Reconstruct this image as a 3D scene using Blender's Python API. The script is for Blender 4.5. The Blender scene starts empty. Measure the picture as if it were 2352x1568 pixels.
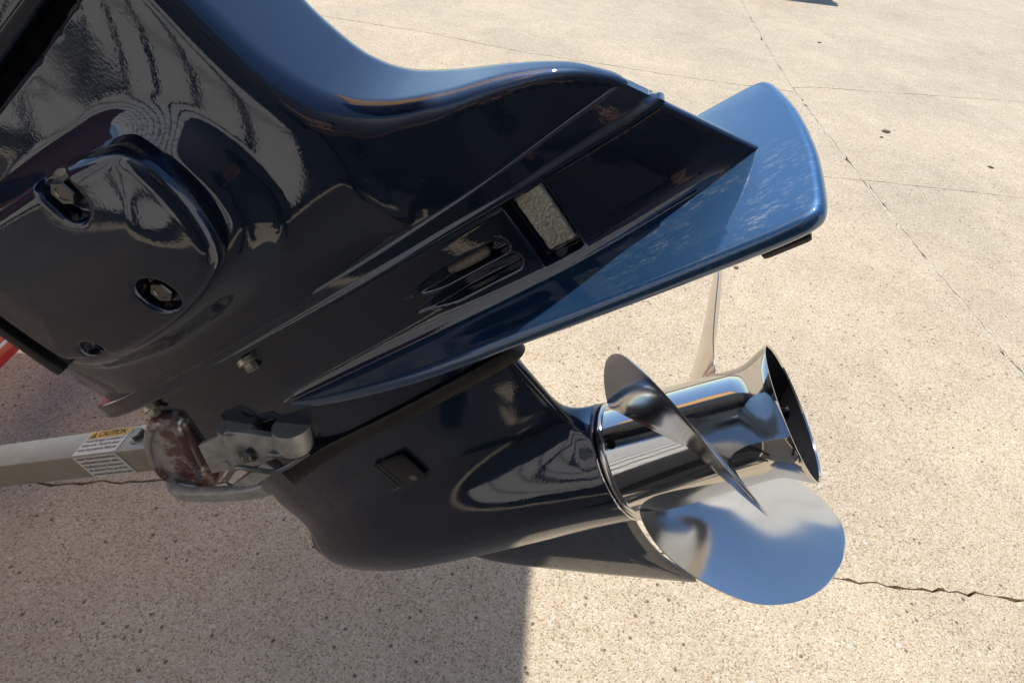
import bpy, bmesh, math, random
import numpy as np
from mathutils import Matrix, Vector

random.seed(4)
RNG = np.random.default_rng(7)
SC = bpy.context.scene
COL = SC.collection

# ------------------------------------------------------------------ camera
CAM_R = Vector((0.9929, 0.0806, 0.0878)); CAM_U = Vector((-0.1191, 0.6714, 0.7315)); CAM_F = Vector((0.0, 0.7367, -0.6762))
cd = bpy.data.cameras.new('camera'); cam = bpy.data.objects.new('camera', cd); COL.objects.link(cam)
cd.sensor_fit = 'HORIZONTAL'; cd.sensor_width = 36.0; cd.lens = 36.0 * 1400 / 2352
cd.clip_start = 0.02; cd.clip_end = 500
m = Matrix((CAM_R, CAM_U, -CAM_F)).transposed().to_4x4(); m.translation = Vector((0, 0, 1.3))
cam.matrix_world = m
SC.camera = cam

# ------------------------------------------------------------------ sky and sun
SUN_DIR = Vector((-0.136, 0.468, 0.873)).normalized()      # from the place towards the sun
elev = math.asin(SUN_DIR.z); azim = math.atan2(SUN_DIR.x, SUN_DIR.y)
world = bpy.data.worlds.new('World'); SC.world = world; world.use_nodes = True
nt = world.node_tree; nt.nodes.clear()
sky = nt.nodes.new('ShaderNodeTexSky'); sky.sky_type = 'NISHITA'; sky.sun_disc = False
sky.sun_elevation = elev; sky.sun_rotation = azim
sky.air_density = 1.0; sky.dust_density = 0.03; sky.ozone_density = 4.0
bg = nt.nodes.new('ShaderNodeBackground'); bg.inputs['Strength'].default_value = 0.15
wo = nt.nodes.new('ShaderNodeOutputWorld')
nt.links.new(sky.outputs[0], bg.inputs[0]); nt.links.new(bg.outputs[0], wo.inputs[0])
sl = bpy.data.lights.new('sun', 'SUN'); sl.energy = 5.0; sl.angle = math.radians(0.53); sl.color = (1.0, 0.97, 0.92)
sun = bpy.data.objects.new('sun', sl); COL.objects.link(sun)
sun.rotation_euler = SUN_DIR.to_track_quat('Z', 'Y').to_euler()
SC.view_settings.view_transform = 'Standard'; SC.view_settings.look = 'None'
SC.view_settings.gamma = 1.0; SC.view_settings.exposure = 0.07; SC.view_settings.use_curve_mapping = False
SC.cycles.max_bounces = 10; SC.cycles.glossy_bounces = 6; SC.cycles.use_denoising = True
SC.cycles.caustics_reflective = False; SC.cycles.caustics_refractive = False

# ------------------------------------------------------------------ materials
class NT:
    def __init__(self, name):
        self.mat = bpy.data.materials.new(name); self.mat.use_nodes = True
        self.t = self.mat.node_tree; self.p = self.t.nodes['Principled BSDF']
    def n(self, typ, **kw):
        nd = self.t.nodes.new(typ)
        for k, v in kw.items():
            if k.startswith('i_'): nd.inputs[k[2:].replace('_', ' ')].default_value = v
            else: setattr(nd, k, v)
        return nd
    def l(self, a, b): self.t.links.new(a, b)
    def coord(self, which='Object'): return self.n('ShaderNodeTexCoord').outputs[which]
    def noise(self, vec, scale, detail=3.0, rough=.55):
        nd = self.n('ShaderNodeTexNoise'); nd.inputs['Scale'].default_value = scale
        nd.inputs['Detail'].default_value = detail; nd.inputs['Roughness'].default_value = rough
        if vec is not None: self.l(vec, nd.inputs['Vector'])
        return nd
    def ramp(self, fac, stops):
        r = self.n('ShaderNodeValToRGB'); e = r.color_ramp.elements
        while len(e) < len(stops): e.new(0.5)
        for k, (p, c) in enumerate(stops): e[k].position = p; e[k].color = (*c, 1) if len(c) == 3 else c
        self.l(fac, r.inputs[0]); return r
    def mix(self, fac, a, b, blend='MIX'):
        x = self.n('ShaderNodeMix', data_type='RGBA', blend_type=blend)
        for s, v in ((0, fac), (6, a), (7, b)):
            if hasattr(v, 'links'): self.l(v, x.inputs[s])
            elif s == 0: x.inputs[0].default_value = v
            else: x.inputs[s].default_value = (*v, 1)
        return x.outputs[2]
    def math(self, op, a, b=0.0):
        x = self.n('ShaderNodeMath', operation=op)
        for s, v in ((0, a), (1, b)):
            if hasattr(v, 'links'): self.l(v, x.inputs[s])
            else: x.inputs[s].default_value = v
        return x.outputs[0]
    def bump(self, h, strength, dist, nrm=None):
        b = self.n('ShaderNodeBump'); b.inputs['Strength'].default_value = strength; b.inputs['Distance'].default_value = dist
        self.l(h, b.inputs['Height'])
        if nrm is not None: self.l(nrm, b.inputs['Normal'])
        return b.outputs[0]
    def set(self, **kw):
        for k, v in kw.items(): self.p.inputs[k.replace('_', ' ')].default_value = v

def paint_material(name, scuff):
    M = NT(name); P = M.p; co = M.coord()
    M.set(Metallic=0.8, Roughness=0.50, Specular_IOR_Level=0.15, Coat_Weight=1.0, Coat_Roughness=0.02, Coat_IOR=1.75)
    big = M.noise(co, 9.0, 2)
    base = M.mix(big.outputs[0], (0.0055, 0.0155, 0.039), (0.0080, 0.021, 0.050)) if not scuff else M.mix(big.outputs[0], (0.020, 0.074, 0.175), (0.028, 0.088, 0.200))  # plate base is bluer and brighter: sun and sky blue put into its colour
    peel = M.noise(co, 420.0, 1.0); wav = M.noise(co, 55.0, 1.0)
    b1 = M.bump(peel.outputs[0], 0.04, 0.0006); b2 = M.bump(wav.outputs[0], 0.03, 0.0012, b1)
    if scuff:   # dusty scuffs and hairline scratches on the flat plate
        mp = M.n('ShaderNodeMapping'); M.l(co, mp.inputs[0]); mp.inputs['Scale'].default_value = (130, 300, 330); mp.inputs['Rotation'].default_value = (0, 0.25, 0)
        st = M.noise(mp.outputs[0], 1.0, 4, .7)
        blot = M.noise(co, 30.0, 5, .75)
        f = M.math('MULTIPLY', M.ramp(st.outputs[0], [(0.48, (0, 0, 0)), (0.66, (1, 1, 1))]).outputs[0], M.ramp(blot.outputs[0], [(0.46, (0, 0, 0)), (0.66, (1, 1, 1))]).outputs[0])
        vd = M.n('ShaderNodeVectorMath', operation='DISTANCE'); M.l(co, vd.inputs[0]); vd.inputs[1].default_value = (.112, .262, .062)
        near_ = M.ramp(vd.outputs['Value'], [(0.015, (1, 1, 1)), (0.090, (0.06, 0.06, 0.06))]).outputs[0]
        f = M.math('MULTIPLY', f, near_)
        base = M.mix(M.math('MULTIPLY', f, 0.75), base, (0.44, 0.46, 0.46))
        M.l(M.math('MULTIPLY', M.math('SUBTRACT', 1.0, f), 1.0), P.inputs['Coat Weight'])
    M.l(base, P.inputs['Base Color'])
    # dust specks
    v = M.n('ShaderNodeTexVoronoi'); v.inputs['Scale'].default_value = 60.0; M.l(co, v.inputs['Vector'])
    sp = M.ramp(v.outputs['Distance'], [(0.0, (1, 1, 1)), (0.035, (0, 0, 0))])
    M.l(M.mix(M.math('MULTIPLY', sp.outputs[0], .5), base, (.5, .5, .48)), P.inputs['Base Color'])
    dust = M.noise(co, 17.0, 5, .7); mr = M.n('ShaderNodeMapRange'); mr.inputs['From Min'].default_value = .42; mr.inputs['From Max'].default_value = .75
    mr.inputs['To Min'].default_value = .028; mr.inputs['To Max'].default_value = .11; M.l(dust.outputs[0], mr.inputs[0]); M.l(mr.outputs[0], P.inputs['Coat Roughness'])
    M.l(b2, P.inputs['Coat Normal'])
    return M.mat

MAT = {}
MAT['paint'] = paint_material('navy black gloss paint', False)
MAT['plate_paint'] = paint_material('scuffed sunlit navy paint', True)

def simple(name, col, rough, metal=0.0, noise=None, bump=None, coat=0.0, spec=0.5):
    M = NT(name); co = M.coord()
    M.set(Roughness=rough, Metallic=metal, Coat_Weight=coat, Specular_IOR_Level=spec)
    if noise:
        n_ = M.noise(co, noise[0], 4, .6)
        M.l(M.mix(M.ramp(n_.outputs[0], [(0.3, (0, 0, 0)), (0.7, (1, 1, 1))]).outputs[0], col, noise[1]), M.p.inputs['Base Color'])
        if len(noise) > 2:
            r = M.n('ShaderNodeMapRange'); r.inputs['To Min'].default_value = rough; r.inputs['To Max'].default_value = noise[2]
            M.l(n_.outputs[0], r.inputs[0]); M.l(r.outputs[0], M.p.inputs['Roughness'])
    else: M.p.inputs['Base Color'].default_value = (*col, 1)
    if bump:
        b = M.noise(co, bump[0], 3, .6); M.l(M.bump(b.outputs[0], bump[1], bump[2]), M.p.inputs['Normal'])
    return M.mat

MAT['steel'] = simple('polished stainless', (0.66, 0.645, 0.62), 0.045, 1.0, (14, (0.58, 0.565, 0.54), 0.11), (35, 0.05, 0.001))
MAT['blade_steel'] = simple('satin polished stainless', (0.70, 0.685, 0.66), 0.10, 1.0, (9, (0.64, 0.625, 0.60), 0.20), (60, 0.04, 0.001))
MAT['steel_edge'] = simple('ground stainless edge', (0.62, 0.61, 0.60), 0.22, 1.0, (120, (0.5, 0.5, 0.49)), (400, .3, .0006))
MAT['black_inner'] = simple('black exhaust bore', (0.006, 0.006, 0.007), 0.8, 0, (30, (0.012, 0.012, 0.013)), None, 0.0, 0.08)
MAT['black_rubber'] = simple('black rubber', (0.012, 0.012, 0.013), 0.48, 0, (40, (0.030, 0.027, 0.024)), (220, .25, .0008))
MAT['black_matte'] = simple('black plastic', (0.010, 0.010, 0.012), 0.30, 0, (30, (0.018, 0.018, 0.019)), (300, .15, .0005))
MAT['dark_bolt'] = simple('dark bolt steel', (0.22, 0.22, 0.22), 0.25, 1.0, (90, (0.20, 0.19, 0.17)), (200, .3, .0006))
MAT['anode'] = simple('zinc anode', (0.90, 0.84, 0.66), 0.5, 0.15, (330, (0.50, 0.45, 0.32)), (420, 1.0, .0035))
MAT['grille'] = simple('salt dried grille', (0.42, 0.36, 0.31), 0.8, 0.0, (260, (0.24, 0.20, 0.17)), (500, .6, .0012))
MAT['brass_nut'] = simple('plated nut', (0.55, 0.52, 0.42), 0.38, 0.8, (90, (0.38, 0.33, 0.22)), (220, .4, .0007))
MAT['aluminium'] = simple('brushed aluminium tube', (0.50, 0.48, 0.45), 0.36, 1.0, (25, (0.42, 0.40, 0.37), .48), (90, .08, .0006))
MAT['cast_alu'] = simple('dull cast aluminium', (0.58, 0.57, 0.54), 0.48, 0.6, (60, (0.36, 0.35, 0.32), .65), (180, .5, .0012))
MAT['seal_foam'] = simple('black seal foam', (0.004, 0.004, 0.004), 0.95, 0, (60, (0.007, 0.007, 0.007)), None, 0.0, 0.05)
MAT['yoke'] = None
MAT['wire'] = simple('galvanised wire', (0.32, 0.31, 0.29), 0.38, 0.9, (80, (0.20, 0.19, 0.17)))
MAT['red_paint'] = simple('red enamel', (0.50, 0.014, 0.012), 0.25, 0, (12, (0.42, 0.012, 0.012)), None, .5)
MAT['white_paint'] = simple('white paint', (0.75, 0.74, 0.70), 0.4, 0, (30, (0.66, 0.64, 0.60)))
MAT['label_white'] = simple('label stock', (0.74, 0.73, 0.70), 0.35, 0, (60, (0.68, 0.67, 0.63)))
MAT['label_yellow'] = simple('caution yellow', (0.80, 0.42, 0.02), 0.35)
MAT['ink'] = simple('black ink', (0.015, 0.014, 0.013), 0.45)
MAT['gelcoat'] = simple('white gelcoat', (0.72, 0.72, 0.70), 0.2, 0, (4, (0.68, 0.68, 0.66)))
MAT['red_gel'] = simple('dark red gelcoat', (0.14, 0.022, 0.020), 0.22, 0, (3, (0.12, 0.02, 0.018)))
MAT['siding'] = simple('white siding', (0.78, 0.76, 0.71), 0.5, 0, (3, (0.70, 0.68, 0.63)))
MAT['dark_gap'] = simple('dark wall core', (0.02, 0.02, 0.022), 0.6)
MAT['leaf'] = simple('dry leaf', (0.11, 0.075, 0.04), 0.7, 0, (60, (0.06, 0.045, 0.025)))
MAT['pebble'] = simple('grey pebble', (0.30, 0.29, 0.27), 0.8, 0, (90, (0.2, 0.19, 0.17)))

def yoke_material():
    M = NT('mottled maroon casting'); co = M.coord()
    n1 = M.noise(co, 28, 5, .65); n2 = M.noise(co, 75, 4, .6)
    metal_mask = M.ramp(n1.outputs[0], [(0.46, (0, 0, 0)), (0.56, (1, 1, 1))]).outputs[0]
    rust = M.ramp(n2.outputs[0], [(0.62, (0, 0, 0)), (0.70, (1, 1, 1))]).outputs[0]
    c = M.mix(metal_mask, (0.13, 0.052, 0.046), (0.52, 0.51, 0.50))  # maroon mottled with metallic grey by noise
    c = M.mix(M.math('MULTIPLY', rust, .6), c, (0.36, 0.21, 0.07))
    M.l(c, M.p.inputs['Base Color']); M.set(Roughness=0.30, Coat_Weight=0.5)
    M.l(M.math('MULTIPLY', metal_mask, .85), M.p.inputs['Metallic'])
    M.l(M.bump(n2.outputs[0], .25, .001), M.p.inputs['Normal'])
    return M.mat
MAT['yoke'] = yoke_material()

def concrete_material():
    M = NT('exposed aggregate concrete'); co = M.coord('Object'); P = M.p
    M.set(Roughness=0.88, Specular_IOR_Level=0.25)
    v = M.n('ShaderNodeTexVoronoi'); v.inputs['Scale'].default_value = 290.0; M.l(co, v.inputs['Vector'])
    v2 = M.n('ShaderNodeTexVoronoi'); v2.inputs['Scale'].default_value = 70.0; M.l(co, v2.inputs['Vector'])
    fine = M.noise(co, 420.0, 3, .7); mid = M.noise(co, 200.0, 3, .6); big = M.noise(co, 1.3, 4, .6); patch = M.noise(co, 9.0, 4, .6)
    sep = M.n('ShaderNodeSeparateColor'); M.l(v.outputs['Color'], sep.inputs[0])
    grain = M.ramp(sep.outputs[0], [(0.0, (0.29, 0.22, 0.145)), (0.14, (0.49, 0.39, 0.27)), (0.45, (0.575, 0.475, 0.340)), (0.8, (0.63, 0.535, 0.395)), (0.95, (0.71, 0.635, 0.51)), (1.0, (0.22, 0.17, 0.125))]).outputs[0]
    dark = M.ramp(mid.outputs[0], [(0.26, (1, 1, 1)), (0.40, (0, 0, 0))]).outputs[0]
    c = M.mix(M.math('MULTIPLY', dark, .45), grain, (0.15, 0.118, 0.088))
    sep2 = M.n('ShaderNodeSeparateColor'); M.l(v2.outputs['Color'], sep2.inputs[0])
    chip = M.math('MULTIPLY', M.ramp(sep2.outputs[1], [(0.955, (0, 0, 0)), (0.965, (1, 1, 1))]).outputs[0], M.ramp(v2.outputs['Distance'], [(0.30, (1, 1, 1)), (0.42, (0, 0, 0))]).outputs[0])
    c = M.mix(M.math('MULTIPLY', chip, .5), c, (0.74, 0.72, 0.68))
    chip2 = M.math('MULTIPLY', M.ramp(sep2.outputs[2], [(0.975, (0, 0, 0)), (0.98, (1, 1, 1))]).outputs[0], M.ramp(v2.outputs['Distance'], [(0.22, (1, 1, 1)), (0.32, (0, 0, 0))]).outputs[0])
    c = M.mix(M.math('MULTIPLY', chip2, .8), c, (0.13, 0.08, 0.06))
    tone = M.ramp(big.outputs[0], [(0.3, (0.84, 0.84, 0.84)), (0.7, (1.06, 1.05, 1.03))]).outputs[0]
    c = M.mix(1.0, c, tone, 'MULTIPLY')
    tone2 = M.ramp(patch.outputs[0], [(0.3, (0.92, 0.91, 0.90)), (0.65, (1.03, 1.03, 1.03))]).outputs[0]
    c = M.mix(1.0, c, tone2, 'MULTIPLY')
    M.l(c, P.inputs['Base Color'])
    h = M.math('ADD', M.math('MULTIPLY', v.outputs['Distance'], -0.6), M.math('MULTIPLY', fine.outputs[0], .5))
    M.l(M.bump(h, 0.75, 0.0030), P.inputs['Normal'])
    return M.mat
MAT['concrete'] = concrete_material()
MAT['filler'] = simple('gritty joint filler', (0.30, 0.25, 0.18), 0.95, 0, (110, (0.72, 0.65, 0.52)), (200, 1.0, .004))
MAT['crack_dirt'] = simple('dark crack dirt', (0.05, 0.038, 0.028), 0.95, 0, (60, (0.11, 0.085, 0.06)))

# ------------------------------------------------------------------ helpers
def link(o, parent=None):
    COL.objects.link(o)
    if parent is not None: o.parent = parent
    return o

def mesh_obj(name, verts, faces, mat, parent=None, smooth=True, sharp=35):
    me = bpy.data.meshes.new(name); me.from_pydata([tuple(map(float, v)) for v in verts], [], faces)
    return finish(me, name, mat, parent, smooth, sharp)

def finish(me, name, mat, parent, smooth=True, sharp=35):
    me.validate()
    bm = bmesh.new(); bm.from_mesh(me); bmesh.ops.recalc_face_normals(bm, faces=bm.faces); bm.to_mesh(me); bm.free()
    if smooth:
        me.polygons.foreach_set('use_smooth', [True] * len(me.polygons))
        if sharp: me.set_sharp_from_angle(angle=math.radians(sharp))
    me.materials.append(MAT[mat] if isinstance(mat, str) else mat)
    return link(bpy.data.objects.new(name, me), parent)

def tag(o, label, cat, group=None):
    o['label'] = label; o['category'] = cat
    if group: o['group'] = group
    return o

def empty(name, mat4):
    o = bpy.data.objects.new(name, None); o.empty_display_size = .05; COL.objects.link(o); o.matrix_world = mat4
    return o

def catmull(pts, n, closed=False):
    P = np.array(pts, float); N = len(P); out = []
    segs = N if closed else N - 1
    for i in range(segs):
        p1 = P[i % N]; p2 = P[(i + 1) % N]
        p0 = P[(i - 1) % N] if closed or i > 0 else 2 * p1 - p2
        p3 = P[(i + 2) % N] if closed or i + 2 < N else 2 * p2 - p1
        for k in range(n):
            t = k / n
            out.append(.5 * ((2 * p1) + (-p0 + p2) * t + (2 * p0 - 5 * p1 + 4 * p2 - p3) * t * t + (-p0 + 3 * p1 - 3 * p2 + p3) * t ** 3))
    if not closed: out.append(P[-1])
    return np.array(out)

def table(xs, ys, n=14):                        # smooth lookup through given points
    xs = np.array(xs, float); ys = np.array(ys, float); d = np.diff(ys) / np.diff(xs)
    mm = np.zeros(len(xs)); mm[0] = d[0]; mm[-1] = d[-1]
    for i in range(1, len(xs) - 1):
        mm[i] = 0 if d[i - 1] * d[i] <= 0 else 2 * d[i - 1] * d[i] / (d[i - 1] + d[i])
    X, Y = [], []
    for i in range(len(xs) - 1):
        hh = xs[i + 1] - xs[i]
        for k in range(n):
            t = k / n
            X.append(xs[i] + t * hh)
            Y.append((2 * t ** 3 - 3 * t * t + 1) * ys[i] + (t ** 3 - 2 * t * t + t) * hh * mm[i] + (-2 * t ** 3 + 3 * t * t) * ys[i + 1] + (t ** 3 - t * t) * hh * mm[i + 1])
    X.append(xs[-1]); Y.append(ys[-1]); X = np.array(X); Y = np.array(Y)
    return lambda q: np.interp(q, X, Y)

def smax(a, b, k): h = np.clip(.5 + .5 * (a - b) / k, 0, 1); return b * (1 - h) + a * h + k * h * (1 - h)
def smin(a, b, k): return -smax(-a, -b, k)
def sstep(x, e0, e1): t = np.clip((x - e0) / (e1 - e0), 0, 1); return t * t * (3 - 2 * t)

def poly_sdf(pts):
    P = np.array(pts); Q = np.roll(P, -1, axis=0)
    def f(x, y):
        x, y = np.broadcast_arrays(x, y); sh = x.shape; x = x.ravel(); y = y.ravel()
        d = np.full(x.shape, 1e9); ins = np.zeros(x.shape, bool)
        for (ax, ay), (bx, by) in zip(P, Q):
            ex, ey = bx - ax, by - ay; wx, wy = x - ax, y - ay
            t = np.clip((wx * ex + wy * ey) / (ex * ex + ey * ey + 1e-12), 0, 1)
            d = np.minimum(d, (wx - ex * t) ** 2 + (wy - ey * t) ** 2)
            ins ^= ((ay > y) != (by > y)) & (x < (bx - ax) * (y - ay) / (by - ay + 1e-15) + ax)
        return (np.sqrt(d) * np.where(ins, -1, 1)).reshape(sh)
    return f

def sdf_mesh(g, lo, hi, h, newton=3):
    """surface nets over an implicit shape, vertices pulled onto the surface"""
    ax = [np.arange(l, u + h, h) for l, u in zip(lo, hi)]
    V = g(ax[0][:, None, None], ax[1][None, :, None], ax[2][None, None, :])
    V = np.broadcast_to(V, tuple(len(a) for a in ax)).copy()
    V[0], V[-1] = 1, 1; V[:, 0], V[:, -1] = 1, 1; V[:, :, 0], V[:, :, -1] = 1, 1
    S = V < 0
    c = np.zeros(tuple(n - 1 for n in V.shape), int)
    for i in (0, 1):
        for j in (0, 1):
            for k in (0, 1): c += S[i:V.shape[0] - 1 + i, j:V.shape[1] - 1 + j, k:V.shape[2] - 1 + k]
    cells = np.argwhere((c > 0) & (c < 8)); idx = -np.ones(c.shape, int); idx[tuple(cells.T)] = np.arange(len(cells))
    acc = np.zeros((len(cells), 3)); cnt = np.zeros(len(cells))
    off = [(i, j, k) for i in (0, 1) for j in (0, 1) for k in (0, 1)]
    for a in off:
        for b in off:
            if sum(b) - sum(a) == 1 and all(y >= x for x, y in zip(a, b)):
                va = V[tuple((cells + a).T)]; vb = V[tuple((cells + b).T)]; cr = (va < 0) != (vb < 0)
                t = np.where(cr, va / np.where(cr, va - vb, 1), 0)
                acc += np.where(cr[:, None], np.array(a) + t[:, None] * (np.array(b) - np.array(a)), 0); cnt += cr
    pos = np.array(lo) + h * (cells + acc / cnt[:, None])
    start = pos.copy(); e = h * .15
    for _ in range(newton):
        f0 = g(*pos.T); gr = np.stack([(g(*(pos + d).T) - g(*(pos - d).T)) / (2 * e) for d in np.eye(3) * e], 1)
        stp = np.clip(f0 / np.maximum((gr ** 2).sum(1), .05), -h, h)
        pos = pos - .9 * stp[:, None] * gr
        dd = pos - start; pos = start + np.clip(dd, -h * .8, h * .8)
    faces = []
    for d in range(3):
        e1, e2 = [x for x in range(3) if x != d]
        sl0 = [slice(None)] * 3; sl1 = [slice(None)] * 3; sl0[d] = slice(0, -1); sl1[d] = slice(1, None)
        q = np.argwhere(S[tuple(sl0)] != S[tuple(sl1)])
        ok = (q[:, e1] > 0) & (q[:, e2] > 0) & (q[:, e1] < V.shape[e1] - 1) & (q[:, e2] < V.shape[e2] - 1); q = q[ok]
        def at(o1, o2):
            w = q.copy(); w[:, e1] -= o1; w[:, e2] -= o2; return idx[tuple(w.T)]
        quad = np.stack([at(1, 1), at(0, 1), at(0, 0), at(1, 0)], 1)
        flip = S[tuple(q.T)] if d != 1 else ~S[tuple(q.T)]
        quad[~flip] = quad[~flip][:, ::-1]
        faces.append(quad)
    return pos, np.concatenate(faces).tolist()

def sdf_obj(name, g, lo, hi, h, mat, parent, sharp=None):
    v, f = sdf_mesh(g, lo, hi, h)
    me = bpy.data.meshes.new(name); me.from_pydata(v.tolist(), [], f)
    me.polygons.foreach_set('use_smooth', [True] * len(me.polygons))
    if sharp: me.set_sharp_from_angle(angle=math.radians(sharp))
    me.materials.append(MAT[mat])
    return link(bpy.data.objects.new(name, me), parent)

def tube(name, path, r, mat, parent=None, n=14, cap=True):
    P = np.array(path, float); N = len(P); rr = np.full(N, r) if np.isscalar(r) else np.array(r)
    T = np.gradient(P, axis=0); T /= np.linalg.norm(T, axis=1)[:, None]
    nrm = np.cross(T[0], [0.3, .8, .5]); nrm /= np.linalg.norm(nrm); verts = []; faces = []
    for i in range(N):
        nrm = nrm - T[i] * (nrm @ T[i]); nrm /= np.linalg.norm(nrm); b = np.cross(T[i], nrm)
        for k in range(n):
            a = 2 * math.pi * k / n; verts.append(P[i] + rr[i] * (math.cos(a) * nrm + math.sin(a) * b))
    for i in range(N - 1):
        for k in range(n): faces.append([i * n + k, i * n + (k + 1) % n, (i + 1) * n + (k + 1) % n, (i + 1) * n + k])
    if cap: faces += [list(range(n))[::-1], list(range((N - 1) * n, N * n))]
    return mesh_obj(name, verts, faces, mat, parent)

def ring_loft(name, rings, mat, parent=None, caps=True, closed_rings=True, sharp=35, smooth=True):
    n = len(rings[0]); verts = [p for r in rings for p in r]; faces = []
    for i in range(len(rings) - 1):
        for k in range(n if closed_rings else n - 1):
            faces.append([i * n + k, i * n + (k + 1) % n, (i + 1) * n + (k + 1) % n, (i + 1) * n + k])
    if caps: faces += [list(range(n))[::-1], list(range((len(rings) - 1) * n, len(rings) * n))]
    return mesh_obj(name, verts, faces, mat, parent, smooth, sharp)

def lathe(name, prof, mat, parent, n=96, u0=0.0):         # profile of (along, radius), axis along x
    rings = [[(a, u0 + r * math.cos(2 * math.pi * k / n), r * math.sin(2 * math.pi * k / n)) for k in range(n)] for a, r in prof]
    return ring_loft(name, rings, mat, parent, caps=False)

def bev_box(name, c, d, mat, parent=None, bev=.002, rot=None, seg=2):
    bm = bmesh.new(); bmesh.ops.create_cube(bm, size=1); bmesh.ops.scale(bm, vec=d, verts=bm.verts)
    if bev: bmesh.ops.bevel(bm, geom=list(bm.edges), offset=bev, segments=seg, affect='EDGES', profile=.6)
    M4 = Matrix.Translation(c) @ (rot.to_4x4() if rot is not None else Matrix.Identity(4))
    bmesh.ops.transform(bm, matrix=M4, verts=bm.verts)
    me = bpy.data.meshes.new(name); bm.to_mesh(me); bm.free()
    return finish(me, name, mat, parent)

def frame_rot(z, x=(1, 0, 0)):
    z = Vector(z).normalized(); x = Vector(x); x = (x - z * x.dot(z)).normalized(); y = z.cross(x)
    return Matrix((x, y, z)).transposed()

def hex_bolt(name, c, axis, r, hgt, mat, parent, washer=True, x=(1, 0, 0)):
    R = frame_rot(axis, x); rings = []
    def ring(rad, z, n, ph=0): return [tuple(Vector(c) + R @ Vector((rad * math.cos(2 * math.pi * k / 24 + ph), rad * math.sin(2 * math.pi * k / 24 + ph), z))) for k in range(24)]
    def hexr(rad, z):
        out = []
        for k in range(24):
            a = 2 * math.pi * k / 24; s = rad / math.cos(((a + math.pi / 6) % (math.pi / 3)) - math.pi / 6) * .866
            out.append(tuple(Vector(c) + R @ Vector((s * math.cos(a), s * math.sin(a), z))))
        return out
    if washer: rings += [ring(r * 1.45, -.004, 24), ring(r * 1.45, hgt * .12, 24), ring(r * 1.4, hgt * .16, 24), ring(r * 1.02, hgt * .17, 24)]
    rings += [hexr(r, 0 if not washer else hgt * .18), hexr(r, hgt * .88), hexr(r * .9, hgt), ring(r * .55, hgt * 1.0, 24), ring(r * .5, hgt * .93, 24)]
    return ring_loft(name, rings, mat, parent, sharp=28)

def text_mesh(name, body, size, mat, parent, M4, align='CENTER', shear=0.0, bold=0.0, width=None):
    cu = bpy.data.curves.new(name, 'FONT'); cu.body = body; cu.size = size; cu.align_x = align; cu.align_y = 'CENTER'
    cu.shear = shear; cu.offset = bold; cu.resolution_u = 3
    o = bpy.data.objects.new(name, cu); COL.objects.link(o)
    me = bpy.data.meshes.new_from_object(o.evaluated_get(bpy.context.evaluated_depsgraph_get()))
    bpy.data.objects.remove(o); bpy.data.curves.remove(cu)
    if width:
        xs = [v.co.x for v in me.vertices]; w_ = max(xs) - min(xs)
        me.transform(Matrix.Diagonal((width / w_, 1, 1, 1)))
    me.transform(M4); me.materials.clear(); me.materials.append(MAT[mat]); me.name = name
    return link(bpy.data.objects.new(name, me), parent)

# ------------------------------------------------------------------ pavement
D_LINE = [(1.80, 30), (1.73, 9), (1.70, 6.37), (1.625, 5.05), (1.595, 4.2), (1.605, 3.4), (1.626, 2.9), (1.65, 2.2), (1.682, 1.82), (1.694, 1.574), (1.71, .74), (1.74, -1), (1.8, -25)]
A_L = [(-25, 5.3), (-4, 4.72), (-1.486, 4.434), (-.815, 4.355), (-.157, 4.19), (.412, 4.139), (.747, 4.093), (1.245, 4.065), (1.595, 4.06)]
A_R = [(1.595, 4.13), (1.75, 4.19), (2.145, 4.242), (2.607, 4.313), (3.243, 4.397), (6, 4.7), (30, 5.6)]
B_L = [(-25, 2.72), (0, 2.84), (1.42, 2.878), (1.62, 2.885)]
B_R = [(1.62, 2.89), (2.0, 2.9), (2.434, 2.905), (6, 2.95), (30, 3.1)]
C_L = [(-25, .70), (-2, .73), (-1.126, .75), (-1.024, .735), (-.859, .77), (-.748, .798), (-.4, .775), (.3, .75), (.826, .737), (.979, .735), (1.104, .74), (1.259, .738), (1.70, .745)]
C_R = [(1.70, .745), (3, .76), (30, .8)]

def jag(line, amp, step=.035, lim=6.0, seed=0):
    rg = np.random.default_rng(seed); P = [np.array(p, float) for p in line]; out = [P[0]]
    for a, b in zip(P[:-1], P[1:]):
        L = np.linalg.norm(b - a); near = min(abs(a[0]), abs(b[0])) < lim and min(a[1], b[1]) < 8 and max(a[1], b[1]) > -2
        n = max(1, int(min(L / step, 260))) if near else 1
        nrm = np.array([-(b - a)[1], (b - a)[0]]) / L
        for k in range(1, n + 1):
            q = a + (b - a) * k / n
            if k < n: q = q + nrm * rg.normal() * amp * .5
            out.append(q)
    # slow wander
    return np.array(out)
aL, aR = jag(A_L, .008, seed=1), jag(A_R, .008, seed=2); bL, bR = jag(B_L, .0025, seed=3), jag(B_R, .0025, seed=4)
cL, cR = jag(C_L, .007, .02, seed=5), jag(C_R, .006, seed=6); dl = jag(D_LINE, .004, .04, seed=7)

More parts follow.
